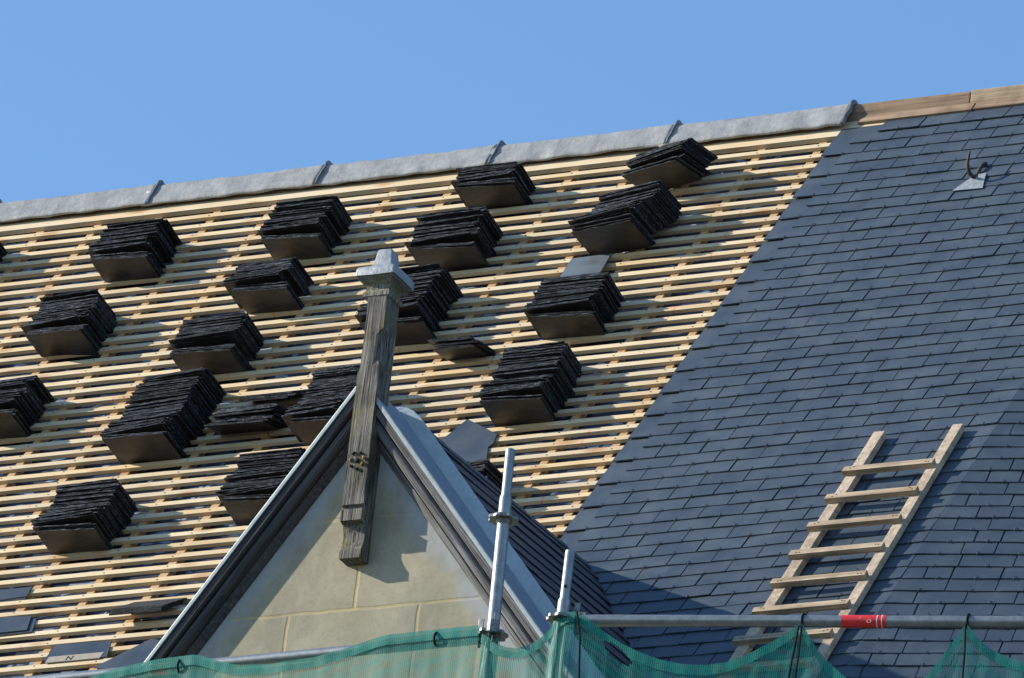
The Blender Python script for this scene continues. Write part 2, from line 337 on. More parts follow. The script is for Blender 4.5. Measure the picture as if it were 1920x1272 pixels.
# boarding under the laid slates
b = MB(); b.face([P(0.351, S_EAVE, -0.03), P(HX, S_EAVE, -0.03), P(HX, S_RIDGE, -0.03), P(0.351, S_RIDGE, -0.03)])
b.face([P(HX, S_EAVE, -0.03), P(HX, S_EAVE, -0.03)+UP*6, P(HX, S_RIDGE, -0.03)+UP*6, P(HX, S_RIDGE, -0.03)])
b.build('roof_boarding', M_dark, bld)
# counter battens
k = 0; x = -0.389
while x > -6.2:
    b = MB(); xx_ = x+rnd.uniform(-0.008, 0.008); wd = rnd.uniform(0.038, 0.044)
    b.box(P(xx_-wd/2, S_EAVE, -0.055), XV*wd, SV*(S_RIDGE-S_EAVE-0.03), NV*0.036); b.build('counter_batten', M_counter, bld); x -= 0.3335; k += 1
for x in (-0.056, 0.277):
    b = MB(); b.box(P(x-0.018, S_EAVE, -0.055), XV*0.036, SV*(S_RIDGE-S_EAVE-0.03), NV*0.036); b.build('counter_batten', M_counter, bld)
# battens
for k in range(0, 58):
    st_ = -(k+0.637)*G+rnd.uniform(-0.003, 0.003); wd = 0.0375+rnd.uniform(-0.002, 0.002); th = 0.0185
    b = MB(); segs = []; xa = XL+0.2
    cut_ = rnd.uniform(-6, -1) if rnd.random() < 0.55 else None
    xr = 0.10+rnd.uniform(-0.05, 0.1)
    ends = [(xa, cut_-0.002), (cut_+0.002, xr)] if cut_ else [(xa, xr)]
    for (x0, x1) in ends:
        o1 = rnd.uniform(-0.0025, 0.0025); n = max(2, int((x1-x0)/0.35)); ph = rnd.uniform(0, 9)
        vs = []
        for i in range(n+1):
            xx_ = x0+(x1-x0)*i/n; ds = o1+0.003*noise.noise(Vector((xx_*1.1, ph, k))); dn = 0.0015*noise.noise(Vector((xx_*1.5, ph+5, k)))
            vs += [P(xx_, st_+ds, -th+dn), P(xx_, st_+ds, dn), P(xx_, st_-wd+ds, dn), P(xx_, st_-wd+ds, -th+dn)]
        fs = [(4*i+j, 4*i+(j+1) % 4, 4*i+4+(j+1) % 4, 4*i+4+j) for i in range(n) for j in range(4)]+[(0, 1, 2, 3), (4*n+3, 4*n+2, 4*n+1, 4*n)]
        b.mesh(vs, fs)
    xn = -0.389
    while xn > -5.6:
        xq = xn+rnd.uniform(-0.012, 0.012); sq_ = st_-wd*rnd.uniform(0.3, 0.7); cN = P(xq, sq_, 0.0018)
        b.face([cN+XV*(0.0042*math.cos(a))+SV*(0.0042*math.sin(a)) for a in [q*math.pi/3 for q in range(6)]], 1); xn -= 0.3335
    b.build('batten', [M_batten, M_dark], bld)
b = MB(); b.box(P(XL+.2, -0.006, -0.022), XV*(0.2-XL), SV*0.16, NV*0.0255); b.build('top_board', M_board, bld)
# ridge timber and pale board right of the lead
zr = P(0, S_RIDGE, 0)
b = MB(); b.box((XL+.2, zr.y-0.02, zr.z-0.03), XV*(0.33-XL-.2), Vector((0, 0.05, 0)), ZV*0.10)
b.build('ridge_timber', M_ridgewood, bld, bevel=0.003)
b = MB(); b.box((0.336, zr.y-0.022, zr.z-0.03), XV*3.2, Vector((0, 0.05, 0)), ZV*0.104)
b.build('ridge_timber', M_ridgewood2, bld, bevel=0.003)
b = MB(); b.box(P(-0.235, 0.085, 0.004), XV*0.60, SV*0.075, NV*0.016); b.box(P(0.372, 0.09, 0.004), XV*3.0, SV*0.07, NV*0.016)
b.build('ridge_board', M_ridgewood, bld, bevel=0.002)
# lead ridge caps
edges = [-7.0, -6.03, -5.06, -4.115, -3.167, -2.21, -1.235, -0.285]
prof = []
def capprof():
    a = P(0, 0.054, 0.026); out = [a-NV*0.006, P(0, 0.056, 0.031), P(0, 0.088, 0.040), P(0, 0.122, 0.042), P(0, 0.146, 0.046)]
    c = out[-1]; out += [c+Vector((0, 0.008, 0.022)), c+Vector((0, 0.015, 0.045)), c+Vector((0, 0.028, 0.058)), c+Vector((0, 0.05, 0.062)), c+Vector((0, 0.075, 0.055)), c+Vector((0, 0.09, 0.03)), c+Vector((0, 0.10, -0.01)), c+Vector((0, 0.2, -0.14))]
    return out
CP = capprof()
for i in range(len(edges)-1):
    x0, x1 = edges[i]-0.05, edges[i+1]; n = 34; vs = []; m = len(CP)
    for a in range(n+1):
        xx_ = x0+(x1-x0)*a/n
        lift = 0.004*(a/n) + 0.004
        for j, p in enumerate(CP):
            nz = 0.0050*noise.noise(Vector((xx_*7, j*0.55, i)))+0.003*noise.noise(Vector((xx_*22, j, i)))
            nz += 0.0022*math.sin(xx_*31+j*0.8+3*noise.noise(Vector((xx_*3, 1, i))))*(1 if j <= 4 else 0.4)
            nz += -0.006*max(0, math.sin((xx_-x0)/(x1-x0)*math.pi))*(1 if 6 <= j <= 9 else 0)
            q = p+XV*(xx_+(0.02*(j/8.0)-0.02 if a == n else 0)); d = NV if j < 5 else Vector((0, -0.4, 0.9))
            edge = 0.0025*noise.noise(Vector((xx_*9, 3, i))) if j <= 1 else 0
            vs.append(q+d*(nz+lift)+SV*edge)
    fs = [(a*m+j, a*m+j+1, (a+1)*m+j+1, (a+1)*m+j) for a in range(n) for j in range(m-1)]
    b = MB(); b.mesh(vs, fs); cap = b.build('ridge_cap', M_lead, bld, smooth=True)
    md = cap.modifiers.new('sol', 'SOLIDIFY'); md.thickness = 0.003
    # upturned seam
    b = MB(); vs = []
    hs = [0.012, 0.013, 0.014, 0.016, 0.018, 0.020, 0.022, 0.024, 0.022, 0.015, 0.01, 0.008, 0.005]
    lean = rnd.uniform(-0.01, 0.012)
    for j, p in enumerate(CP[1:]):
        d = NV if j < 4 else Vector((0, -0.35, 0.93)); t_ = j/8.0
        q = p+XV*(x1+0.016*t_-0.014+0.006*noise.noise(Vector((j*.9, i, 2))))+d*0.004
        vs += [q, q+XV*0.012, q+XV*(0.012+lean)+d*hs[j], q+XV*(0.006+lean)+d*hs[j]]
    nn_ = len(CP)-1
    fs = [(4*a+j, 4*a+(j+1) % 4, 4*a+4+(j+1) % 4, 4*a+4+j) for a in range(nn_-1) for j in range(4)]+[(0, 1, 2, 3), (4*nn_-4, 4*nn_-3, 4*nn_-2, 4*nn_-1)]
    b.mesh(vs, fs); sm = b.build('cap_seam', M_seam, cap)
# small clips on the lower edge of the lead
# ---------------- laid slates (one mesh, real overlapping slates) ----------------
DS, DX = -0.040, 0.022
def lay(b, A, U, Sd, Nn, q0, q1, s0, kap, L=0.31, clipA=None):
    """one slate: q along U, s up the slope; joint lines drift by kap"""
    lift = 0.0172+abs(rnd.gauss(0, 0.0013)); th = 0.0056; skew = rnd.uniform(-0.0018, 0.0018)
    jl = rnd.uniform(-0.002, 0.002); n = 7; lo = []; gp_ = rnd.uniform(0.0020, 0.0048)
    for i in range(n+1):
        t = i/n; q = q0+gp_+(q1-q0-2*gp_)*t
        cs = 0.0
        ss = s0+jl+skew*(2*t-1)+rnd.uniform(-0.0007, 0.0007)+cs
        lo.append((q, ss, lift+rnd.uniform(-0.0004, 0.0004)+0.0015*(2*t-1)*skew/0.0018))
    def W(q, s, n, c=True):
        qq = q-kap*(s-s0)
        if clipA is not None: qq = max(qq, clipA)
        return A+Sd*s+U*qq+Nn*n
    vs = []
    for q, ss, l in lo: vs += [W(q, ss, l), W(q, ss+0.0012, l+th)]
    i0 = len(vs); vs += [W(lo[-1][0], s0+L, 0.0), W(lo[-1][0], s0+L, th), W(lo[0][0], s0+L, 0.0), W(lo[0][0], s0+L, th)]
    fs = [(2*i, 2*i+2, 2*i+3, 2*i+1) for i in range(n)]
    fs.append(tuple(2*i+1 for i in range(n+1))+(i0+1, i0+3)); fs.append(tuple(2*i for i in reversed(range(n+1)))+(i0+2, i0))
    fs += [(2*n, i0, i0+1, 2*n+1), (i0, i0+2, i0+3, i0+1), (i0+2, 0, 1, i0+3)]
    b.mesh(vs, fs, 0)
def hook(b, A, U, Sd, Nn, q, s0, kap):
    c = A+Sd*s0+U*q; r = 0.0017
    b.tube([c+Sd*0.004+Nn*0.014, c-Sd*0.004+Nn*0.016, c-Sd*0.0045+Nn*0.026, c+Sd*0.010+Nn*0.0285, c+Sd*0.019+Nn*0.025], r, 5, 1)
O0 = Vector((0, 0, 0)); W2 = 0.11125
lead_rect = (0.555, 0.735, -0.80, -0.59)
b = MB()
for r in range(0, 76):
    s0 = -r*G+DS; odd = r % 2
    uu = -2 if odd else -3
    L = 0.31 if r > 2 else (0.150, 0.205, 0.31)[r]
    if r == 0: uu = -1
    x = uu*W2+DX
    first = True
    while x < HX-0.01:
        x1 = min(x+0.2225, HX)
        if HX-x1 < 0.05: x1 = HX+0.005
        if r == 4 and 0.2 < x < 0.3: pass
        Lx = L+(rnd.uniform(-0.012, 0.004) if r <= 1 else 0)
        # the dormer hides the lower middle; skip what lies under it
        yy = s0*math.cos(TH)
        lay(b, O0, XV, SV, NV, x+rnd.uniform(-0.002, 0.002), x1+rnd.uniform(-0.002, 0.002), s0, 0.0, Lx)
        if x1-x > 0.12: hook(b, O0, XV, SV, NV, (x+0.11125) if x1-x > 0.19 else (x+x1)/2, s0, 0)
        x = x1
b.build('slate_covering', [M_slate, M_hook], bld)
b = MB(); AH = XV*HX
for r in range(0, 76):
    s0 = -r*G+DS; q = rnd.uniform(0.07, 0.17); prev = -0.004
    first = True
    while prev < 2.6:
        wds = rnd.choice([0.12, 0.15, 0.20, 0.2225, 0.2225, 0.2225, 0.245]) if not first else rnd.uniform(0.09, 0.24)
        lay(b, AH, UP, SV, NR, prev, prev+wds, s0, KAP, 0.31 if r > 1 else (0.150, 0.25)[r], -0.002)
        if not first or wds > 0.14: hook(b, AH, UP, SV, NR, prev+wds/2, s0, 0)
        prev += wds; first = False
b.build('slate_covering', [M_slate, M_hook], bld, label='new slates on the turned right-hand roof face')
# roof hook with lead patch
b = MB(); b.face([P(0.570, -0.795, 0.0255), P(0.728, -0.80, 0.0255), P(0.695, -0.645, 0.0265), P(0.655, -0.65, 0.0265), P(0.615, -0.70, 0.026)])
o = b.build('lead_flashing', M_capl, bld); md = o.modifiers.new('sol', 'SOLIDIFY'); md.thickness = 0.003; md.offset = -1
hk = [(0.121, -0.009), (0.112, -0.045), (0.095, -0.088), (0.070, -0.105), (0.048, -0.104), (0.020, -0.085), (0.012, -0.050), (0.022, -0.010), (0.026, 0.025), (0.016, 0.06)]
b = MB(); pts = [P(0.63+0.003*i, -0.60+bb, aa+0.012) for i, (aa, bb) in enumerate(hk)]
b.tube(pts, [0.004, 0.007, 0.009, 0.0095, 0.010, 0.010, 0.010, 0.0095, 0.009, 0.009], 10)
b.build('roof_hook', M_rust, bld, smooth=True)

# ---------------- dormer ----------------
YF = -4.61; WY = -4.53; AX, AZ = -0.0616, -3.490; ML, MR = 1.421, 1.258
dm_ = empty('dormer', 'stone dormer gable with grey timber rakes and new zinc edging', 'dormer', (AX, WY, -6.6))
ZB = -6.6
def zl(x): return AZ+ML*(x-AX)
def zrr(x): return AZ-MR*(x-AX)
xlB = AX+(ZB-AZ)/ML; xrB = AX-(ZB-AZ)/MR
b = MB(); T = 0.10
A3 = [(xlB+0.06, ZB), (xrB-0.06, ZB), (AX, AZ-T)]
vs = [(x, WY, z) for x, z in A3]+[(x, WY+0.28, z) for x, z in A3]
b.mesh(vs, [(0, 1, 2), (5, 4, 3), (0, 3, 4, 1), (1, 4, 5, 2), (2, 5, 3, 0)]); b.build('gable_wall', M_wall, dm_)
# building wall carries on down below the dormer
b = MB(); b.box((xlB, WY+0.004, -23.3), XV*(xrB-xlB), Vector((0, 0.27, 0)), ZV*(ZB+23.3-0.003)); b.build('lower_wall', M_wall2, dm_)
def rake(side):
    sgn = -1 if side == 'L' else 1; mm = ML if side == 'L' else MR
    D = Vector((sgn, 0, -mm)).normalized(); Qn = Vector((sgn*mm, 0, 1)).normalized()   # along, outward normal
    Ln = 4.0; A = Vector((AX, 0, AZ)); yv = Vector((0, 1, 0)); 
    # timber moulding profile (y, perp) measured down from the zinc
    def mit(b, pf, m=0, cut=True):
        # mitre at the apex plane x = AX
        vs = []
        for y, c in pf:
            p = A+Qn*c; t = (AX-p.x)/D.x; vs.append(Vector((AX+sgn*0.001, y, (p+D*t).z)))
        n = len(pf)
        for y, c in pf: vs.append(A+D*Ln+Qn*c+Vector((0, y, 0)))
        b.mesh(vs, [(i, (i+1) % n, n+(i+1) % n, n+i) for i in range(n)]+[tuple(range(n)), tuple(range(n, 2*n))][:2], m)
    # note the length axis of the grain: own object rotated frame is not needed, material uses object x
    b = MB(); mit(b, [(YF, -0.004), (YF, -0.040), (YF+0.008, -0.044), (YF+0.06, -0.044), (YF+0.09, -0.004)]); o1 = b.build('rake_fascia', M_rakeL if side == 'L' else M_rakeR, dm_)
    pf = [(YF+0.055, -0.048)]
    for k in range(9):
        a = math.radians(200-k*27.5); 
    cy, cc, rr = YF+0.034, -0.070, 0.021
    ring = [(cy+rr*math.cos(math.radians(t)), cc+rr*math.sin(math.radians(t))) for t in range(100, 300, 20)]
    pf = [(YF+0.095, -0.047)]+ring+[(YF+0.095, -0.096)]
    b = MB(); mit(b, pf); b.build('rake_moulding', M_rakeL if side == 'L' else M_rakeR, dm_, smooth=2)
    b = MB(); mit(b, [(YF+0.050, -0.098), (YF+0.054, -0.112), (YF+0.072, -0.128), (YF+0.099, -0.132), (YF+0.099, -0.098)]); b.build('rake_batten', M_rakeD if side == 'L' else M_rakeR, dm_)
    # zinc: drip, flat, upstand
    b = MB()
    mit(b, [(YF-0.004, 0.006), (YF+0.33, 0.008), (YF+0.33, 0.003), (YF-0.004, 0.001)])
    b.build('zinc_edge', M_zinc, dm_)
    b = MB(); mit(b, [(YF-0.010, -0.009), (YF-0.010, 0.003), (YF-0.008, 0.008), (YF-0.0045, 0.008), (YF-0.0045, -0.0), (YF-0.008, -0.012)])
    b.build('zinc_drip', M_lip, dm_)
    b = MB(); hh = 0.105*Qn.z
    if side == 'R':
        vs = []; T_ = [(-0.035, 0.25), (-0.01, 0.62), (0.03, 0.88), (0.08, 1.0), (Ln, 1.0)]
        for t_, k_ in T_:
            for y, c in [(YF+0.331, 0.0), (YF+0.345, hh*k_), (YF+0.352, hh*k_+0.002), (YF+0.352, -0.02)]: vs.append(A+D*t_+Qn*c+yv*y)
        n_ = len(T_); b.mesh(vs, [(4*i+j, 4*i+(j+1) % 4, 4*i+4+(j+1) % 4, 4*i+4+j) for i in range(n_-1) for j in range(4)]+[(0, 1, 2, 3), (4*n_-4, 4*n_-3, 4*n_-2, 4*n_-1)])
    else: b.sweep([(YF+0.331, 0.0), (YF+0.345, hh), (YF+0.352, hh+0.002), (YF+0.352, -0.02)], A+D*0.22, A+D*Ln, yv, Qn)
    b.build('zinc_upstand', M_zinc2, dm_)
s_ = M_rake
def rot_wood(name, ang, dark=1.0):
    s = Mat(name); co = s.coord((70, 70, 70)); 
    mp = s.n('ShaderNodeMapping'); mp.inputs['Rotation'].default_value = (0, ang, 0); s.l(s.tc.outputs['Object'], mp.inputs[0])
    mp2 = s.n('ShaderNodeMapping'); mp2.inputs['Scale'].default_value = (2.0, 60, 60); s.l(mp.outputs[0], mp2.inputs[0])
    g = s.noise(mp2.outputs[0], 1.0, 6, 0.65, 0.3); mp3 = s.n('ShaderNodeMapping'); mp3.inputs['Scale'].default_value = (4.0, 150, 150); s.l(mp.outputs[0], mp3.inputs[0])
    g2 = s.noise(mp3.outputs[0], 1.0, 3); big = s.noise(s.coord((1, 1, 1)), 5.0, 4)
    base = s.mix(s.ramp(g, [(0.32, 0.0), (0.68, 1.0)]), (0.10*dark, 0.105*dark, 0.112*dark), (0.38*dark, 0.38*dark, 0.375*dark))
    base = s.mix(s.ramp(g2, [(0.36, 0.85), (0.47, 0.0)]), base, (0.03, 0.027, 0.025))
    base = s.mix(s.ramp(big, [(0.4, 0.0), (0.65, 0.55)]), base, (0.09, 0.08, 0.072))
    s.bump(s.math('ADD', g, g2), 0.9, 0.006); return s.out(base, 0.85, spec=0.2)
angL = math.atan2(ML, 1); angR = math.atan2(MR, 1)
M_rakeL = rot_wood('left_rake_oak_shaded', angL, 0.30); M_rakeR = rot_wood('right_rake_oak', -angR, 0.72); M_rakeD = rot_wood('inner_rake_oak_shaded', -angR, 0.30)  # left and inner oak darkened in colour to carry the left rake's shadow
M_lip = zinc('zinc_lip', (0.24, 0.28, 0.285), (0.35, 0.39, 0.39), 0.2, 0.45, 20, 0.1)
M_zinc2 = zinc('zinc_sunlit', (0.36, 0.42, 0.44), (0.50, 0.56, 0.58), 0.15, 0.5, 9, 0.3)  # same zinc made paler, sunlight on the front-facing upstand put into its colour
rake('L'); rake('R')
# dormer slate slopes
PMX, PMY, PMZ = -0.072, -2.414, -3.393
def slope(side, mat):
    sgn = -1 if side == 'L' else 1; mm = ML if side == 'L' else MR
    Dn = Vector((sgn, 0, -mm)).normalized(); Qn = Vector((sgn*mm, 0, 1)).normalized(); yv = Vector((0, 1, 0.045)).normalized()
    b = MB(); A = Vector((AX, YF+0.353, AZ+0.018)); nrow = 30
    for r in range(nrow):
        d0 = 0.02+r*0.125
        # end where the row meets the main roof: z = tan(TH)*y  (+ a little below)
        L0 = 0
        yq = 0.0
        end = 0
        p = A+Dn*d0
        # solve p + yv*t on main roof plane n=0.01
        t_end = ((P(0, 0, 0.012)-p).dot(NV))/(yv.dot(NV))
        t = -0.02-rnd.uniform(0, 0.15)
        while t < t_end:
            wdt = 0.2225; t1 = min(t+wdt, t_end)
            t0_ = max(t, 0.0)
            if t1-t0_ > 0.01:
                pts = []
                lift = 0.016+rnd.uniform(0, 0.004); th = 0.006
                lo = p+Dn*0.125; hi = p-Dn*0.0
                a0, a1 = t0_+0.001, t1-0.001
                # lower edge is shorter/longer where the valley cuts
                tl_end = ((P(0, 0, 0.012)-lo).dot(NV))/(yv.dot(NV))
                b1 = min(a1, tl_end); 
                up = 0.16 if r > 0 else 0.0
                hi2 = p-Dn*min(up, d0)
                vs = [lo+yv*a0+Qn*lift, lo+yv*b1+Qn*lift, hi2+yv*a1+Qn*0.0, hi2+yv*a0+Qn*0.0]
                vs += [v+Qn*th for v in vs]; b.box8(vs)
            t = t1
    b.build('dormer_slates', mat, dm_)
slope('R', M_slate_d); slope('L', M_slate_d)
b = MB(); yv = Vector((0, 1, 0.045)).normalized(); A = Vector((AX, YF+0.353, AZ+0.030))
for k in range(10):
    l0, l1 = 0.2*k, min(0.2*k+0.203, 1.97); j = rnd.uniform(-0.002, 0.002)
    Q = A+yv*l0+ZV*j; dl = yv*(l1-l0)+ZV*0.003
    for sg, mm in ((-1, ML), (1, MR)):
        D = Vector((sg, 0, -mm)).normalized()*0.045; Qn = Vector((sg*mm, 0, 1)).normalized()*0.006
        b.box8([Q, Q+dl, Q+dl+D, Q+D, Q+Qn, Q+dl+Qn, Q+dl+D+Qn, Q+D+Qn])
b.build('dormer_ridge', M_slate, dm_)
# ---------------- finial post ----------------
fp = empty('finial_post', 'weathered grey oak post with a lead cap standing on the dormer apex', 'post', (AX, -4.6, -4.32))
def xc(z): return -0.040+(-3.1-z)*0.020
b = MB(); YP = -4.632
zs = [-4.325]; z = -4.318
while z < -3.09: zs.append(z); z += 0.03 if z > -4.07 else 0.0075
zs.append(-3.085)
vs = []
def pw(z):
    lw = 0.0515; rw = 0.0505
    if z > -3.46: lw = 0.0395+0.004*noise.noise(Vector((z*12, 0, 0)))
    if -3.60 < z <= -3.46: lw = 0.050
    return lw, rw
def pfr(z):   # front y of the post: groove, band, hollow and foot block
    if z < -4.285: return YP+0.024
    if z < -4.165:
        t = (z+4.285)/0.12
        return YP+0.024+0.018*math.sin(t*math.pi)**0.8
    if z < -4.105: return YP-0.003
    if z < -4.092: return YP+0.014
    return YP+0.003*noise.noise(Vector((z*6, 3, 1)))
for z in zs:
    l, r = pw(z); j1 = 0.0025*noise.noise(Vector((z*25, 1, 0))); j2 = 0.0025*noise.noise(Vector((z*25, 7, 0)))
    yb = WY+0.002 if z < -3.62 else -4.515
    y0 = pfr(z); chip = 0.012 if (-3.42 < z < -3.28) else 0.0
    c = xc(z)
    vs += [(c-l+j1, y0, z), (c-l*0.3, y0-0.001, z), (c+r*0.35, y0+0.0008+chip*0.2, z), (c+r+j2-chip, y0+chip, z), (c+r+j2, yb, z), (c-l+j1, yb, z)]
n = len(zs)
b.mesh(vs, [(6*i+j, 6*i+(j+1) % 6, 6*i+6+(j+1) % 6, 6*i+6+j) for i in range(n-1) for j in range(6)]+[(5, 4, 3, 2, 1, 0), tuple(range(6*n-6, 6*n))])
b.build('post', M_post, fp)
# moulded capital
def sq(b, cx, cy, z0, h0, z1, h1, m=0):
    b.box8([(cx-h0, cy-h0, z0), (cx+h0, cy-h0, z0), (cx+h0, cy+h0, z0), (cx-h0, cy+h0, z0), (cx-h1, cy-h1, z1), (cx+h1, cy-h1, z1), (cx+h1, cy+h1, z1), (cx-h1, cy+h1, z1)], m)
cx, cy = -0.044, -4.573
b = MB(); sq(b, cx, cy, -3.104, 0.058, -3.098, 0.063); sq(b, cx, cy, -3.0975, 0.063, -3.078, 0.063); sq(b, cx, cy, -3.0775, 0.061, -3.066, 0.054)
for k in range(6):
    t0, t1 = k/6, (k+1)/6; f = lambda t: 0.054+0.031*(t**2.0); sq(b, cx, cy, -3.0655+0.045*t0+0.0003, f(t0), -3.0655+0.045*t1, f(t1))
sq(b, cx, cy, -3.020, 0.086, -3.000, 0.088)
b.build('capital', M_capw, fp) if 'M_capw' in globals() else b.build('capital', wood_old('capital_oak', (0.10, 0.095, 0.075), (0.36, 0.35, 0.28), 2, lichen=0.9, sc0=120), fp)
b = MB(); pr_ = [(-3.012, 0.097), (-2.982, 0.098), (-2.972, 0.093), (-2.960, 0.074), (-2.948, 0.052), (-2.930, 0.043), (-2.880, 0.035), (-2.862, 0.031), (-2.857, 0.024)]
vs = []; seg = 24
for z, h in pr_:
    for k in range(seg):
        t = 2*math.pi*k/seg; c, s0_ = math.cos(t), math.sin(t); e_ = 0.11
        x = math.copysign(abs(c)**e_, c)*h; y = math.copysign(abs(s0_)**e_, s0_)*h
        d = 0.003*noise.noise(Vector((x*30, y*30, z*30))); vs.append((cx+x+d, cy+y+d, z+0.003*noise.noise(Vector((x*18, y*18, 4)))))
m = len(pr_)
b.mesh(vs, [(i*seg+k, i*seg+(k+1) % seg, (i+1)*seg+(k+1) % seg, (i+1)*seg+k) for i in range(m-1) for k in range(seg)]+[tuple(range((m-1)*seg, m*seg)), tuple(reversed(range(seg)))])
b.build('lead_cap', M_capl, fp, smooth=2)
# remains of a carved rosette
b = MB(); rc = Vector((-0.026, YP-0.001, -3.880))
for k in range(7):
    a = k*2*math.pi/7+0.3; r_0 = 0.021+0.004*((k*37) % 3); c = rc+Vector((math.cos(a)*r_0, 0, math.sin(a)*r_0)); pts = []
    for t in range(7):
        an = a-0.9+t*0.3; pts.append(c+Vector((math.cos(an)*0.012, -0.004*math.sin(t/6*math.pi), math.sin(an)*0.012)))
    b.tube(pts, [0.002, 0.004, 0.0055, 0.006, 0.0055, 0.004, 0.002], 8, 0 if k % 3 else 1)
b.tube([rc+Vector((0, -0.002, 0)), rc+Vector((0.0, -0.008, 0.0))], [0.012, 0.008], 10, 0)
b.build('carved_rosette', [M_dark, M_ochre], fp, smooth=True)

# ---------------- slate stacks ----------------
PT = 0.0088
def plate(o, U, Pd, Q, w, d, th, ir):
    """irregular slate plate; o back-left corner, U across, Pd outward (back->front), Q stacking normal"""
    n = 8; lo = []; vs = []
    for i in range(n+1):
        t = i/n; f = d+ir.uniform(-0.0022, 0.0022); lo.append(o+U*(w*t)+Pd*f)
    bev = 0.35*th
    base = [o, o+U*w]+list(reversed(lo))       # back-left, back-right, front right..left
    m = len(base)
    vs = [p for p in base]; 
    top = [o, o+U*w]+[p-Pd*ir.uniform(0.001, 0.004) for p in reversed(lo)]
    vs += [p+Q*th for p in top]
    fs = [tuple(reversed(range(m))), tuple(range(m, 2*m))]+[(i, (i+1) % m, m+(i+1) % m, m+i) for i in range(m)]
    return vs, fs
def stack(name, label, x0, x1, s0, s1, nf=0.20, sb=-0.085, seed=1, n0=0.0, groups=None, first=None, yaw=0.0, count=None, ptop=None, cat='slate stack', grp='stacks of slates piled on the battens', drift=0.0, openk=1.0):
    ir = random.Random(seed); root = empty(name, label, cat, P((x0+x1)/2, s0, 0), grp)
    Pd0 = (NV*nf+SV*sb).normalized(); dlen = 0.205; wdt = x1-x0
    Lt = s1-s0; cosb = abs(Pd0.dot(NV)); N = count or max(3, int(Lt*cosb/PT)); i = 0; gi = 0
    gx = 0.0; gp = 0.0; ro = 0.0; bend = ir.uniform(-0.015, 0.03); yaw += ir.uniform(-0.035, 0.035); wv_ = ir.uniform(0.6, 1.5)
    left = 0
    for i in range(N):
        if left <= 0:
            left = ir.randint(2, 10) if gi else (first or ir.randint(4, 6))
            gx = ir.uniform(-0.020, 0.020); gp = ir.uniform(-0.024, 0.024)
            ro = ir.uniform(0.0, 0.05) if gi else -0.05*openk
            if gi == 1: gx -= 0.018; gp += 0.012; ro = 0.085*openk
            if gi > 1: ro += 0.015
            if gi == 0: gp = -0.03; gx = 0.014
            gi += 1
        left -= 1
        f = i/max(1, N-1); ya = yaw+ir.gauss(0, 0.012)+(ir.uniform(-0.05, 0.05) if ir.random() < 0.12 else 0); sx = x0+gx+drift*f+bend*math.sin(f*math.pi)+ir.gauss(0, 0.0045)*wv_
        Pd = Pd0.copy()
        Q = XV.cross(Pd).normalized()
        if Q.dot(SV) < 0: Q = -Q
        U = (XV+Q*(ro*0.9*(1-0.6*f))).normalized(); U = (U*math.cos(ya)+Pd*math.sin(ya)).normalized()
        Pq = (Pd*math.cos(ya)-XV*math.sin(ya)).normalized()
        o = P(sx, s0+Lt*f, n0)+Pd*(gp*0.5+ir.gauss(0, 0.0035)*wv_+(ir.uniform(0.006, 0.016) if ir.random() < 0.1 else 0))
        wv = wdt+ir.gauss(0, 0.0025); Q2 = U.cross(Pq).normalized()
        if Q2.dot(SV) < 0: Q2 = -Q2
        vs, fs = plate(o-U*0.0, U, Pq, Q2, wv, dlen+ir.gauss(0, 0.002), PT*0.86, ir)
        b = MB(); b.mesh(vs, fs, 0)
        for k in range(len(b.m)): b.m[k] = 0
        b.m[0] = 1; b.m[1] = 1
        b.build('slate', [M_stack, M_face], root)
    return root
ST = [
 ('slate stack nearest the lead ridge on the left, highest whole stack there', -4.054, -3.74, -0.71, -0.385, {}),
 ('stack of dark slates just below the second lead ridge seam, left of the post cap', -3.118, -2.801, -0.69, -0.34, {}),
 ('slate stack left of the post cap, directly above the stack with a wedge gap', -3.035, -2.735, -1.235, -0.985, {}),
 ('slate stack diagonally left below the stack nearest the left side of the post', -3.121, -2.785, -1.83, -1.52, {}),
 ('tallest slate stack on the left half, standing left of the low flat bundle', -3.11, -2.782, -2.67, -2.065, {}),
 ('lowest whole slate stack on the left, nearest the netting', -3.114, -2.797, -3.52, -3.115, {}),
 ('slate stack at the left edge in the second row, wholly in frame', -4.079, -3.76, -1.455, -1.11, {}),
 ('slate stack cut by the left edge of the photo, left of the tallest left stack', -4.10, -3.782, -2.28, -1.934, {}),
 ('sliver of a slate stack at the left edge just under the lead ridge', -5.10, -4.79, -0.45, -0.236, {}),
 ('slate stack above and right of the post cap, two wedge gaps in its front', -2.185, -1.84, -0.98, -0.655, {}),
 ('small slate stack touching the lead ridge at its third seam', -2.175, -1.86, -0.35, -0.175, {}),
 ('tilted slate stack touching the lead ridge near its right end', -1.215, -0.87, -0.37, -0.21, {'tilt': 1}),
 ('slate stack leaning right above the single pale flat slate', -1.275, -0.935, -0.985, -0.665, {'tilt': 2}),
 ('slate stack half hidden behind the lead-capped post', -2.125, -1.805, -1.74, -1.26, {}),
 ('slate stack directly under the single pale flat slate', -1.20, -0.87, -1.84, -1.485, {}),
 ('tall slate stack right of the dormer apex, nearest the laid slates', -1.128, -0.814, -2.675, -2.165, {}),
 ('slate stack behind the left rake just left of the post', -2.13, -1.86, -2.675, -2.20, {}),
 ('slate stack partly hidden behind the middle of the left rake', -2.18, -1.86, -3.395, -2.97, {}),
]
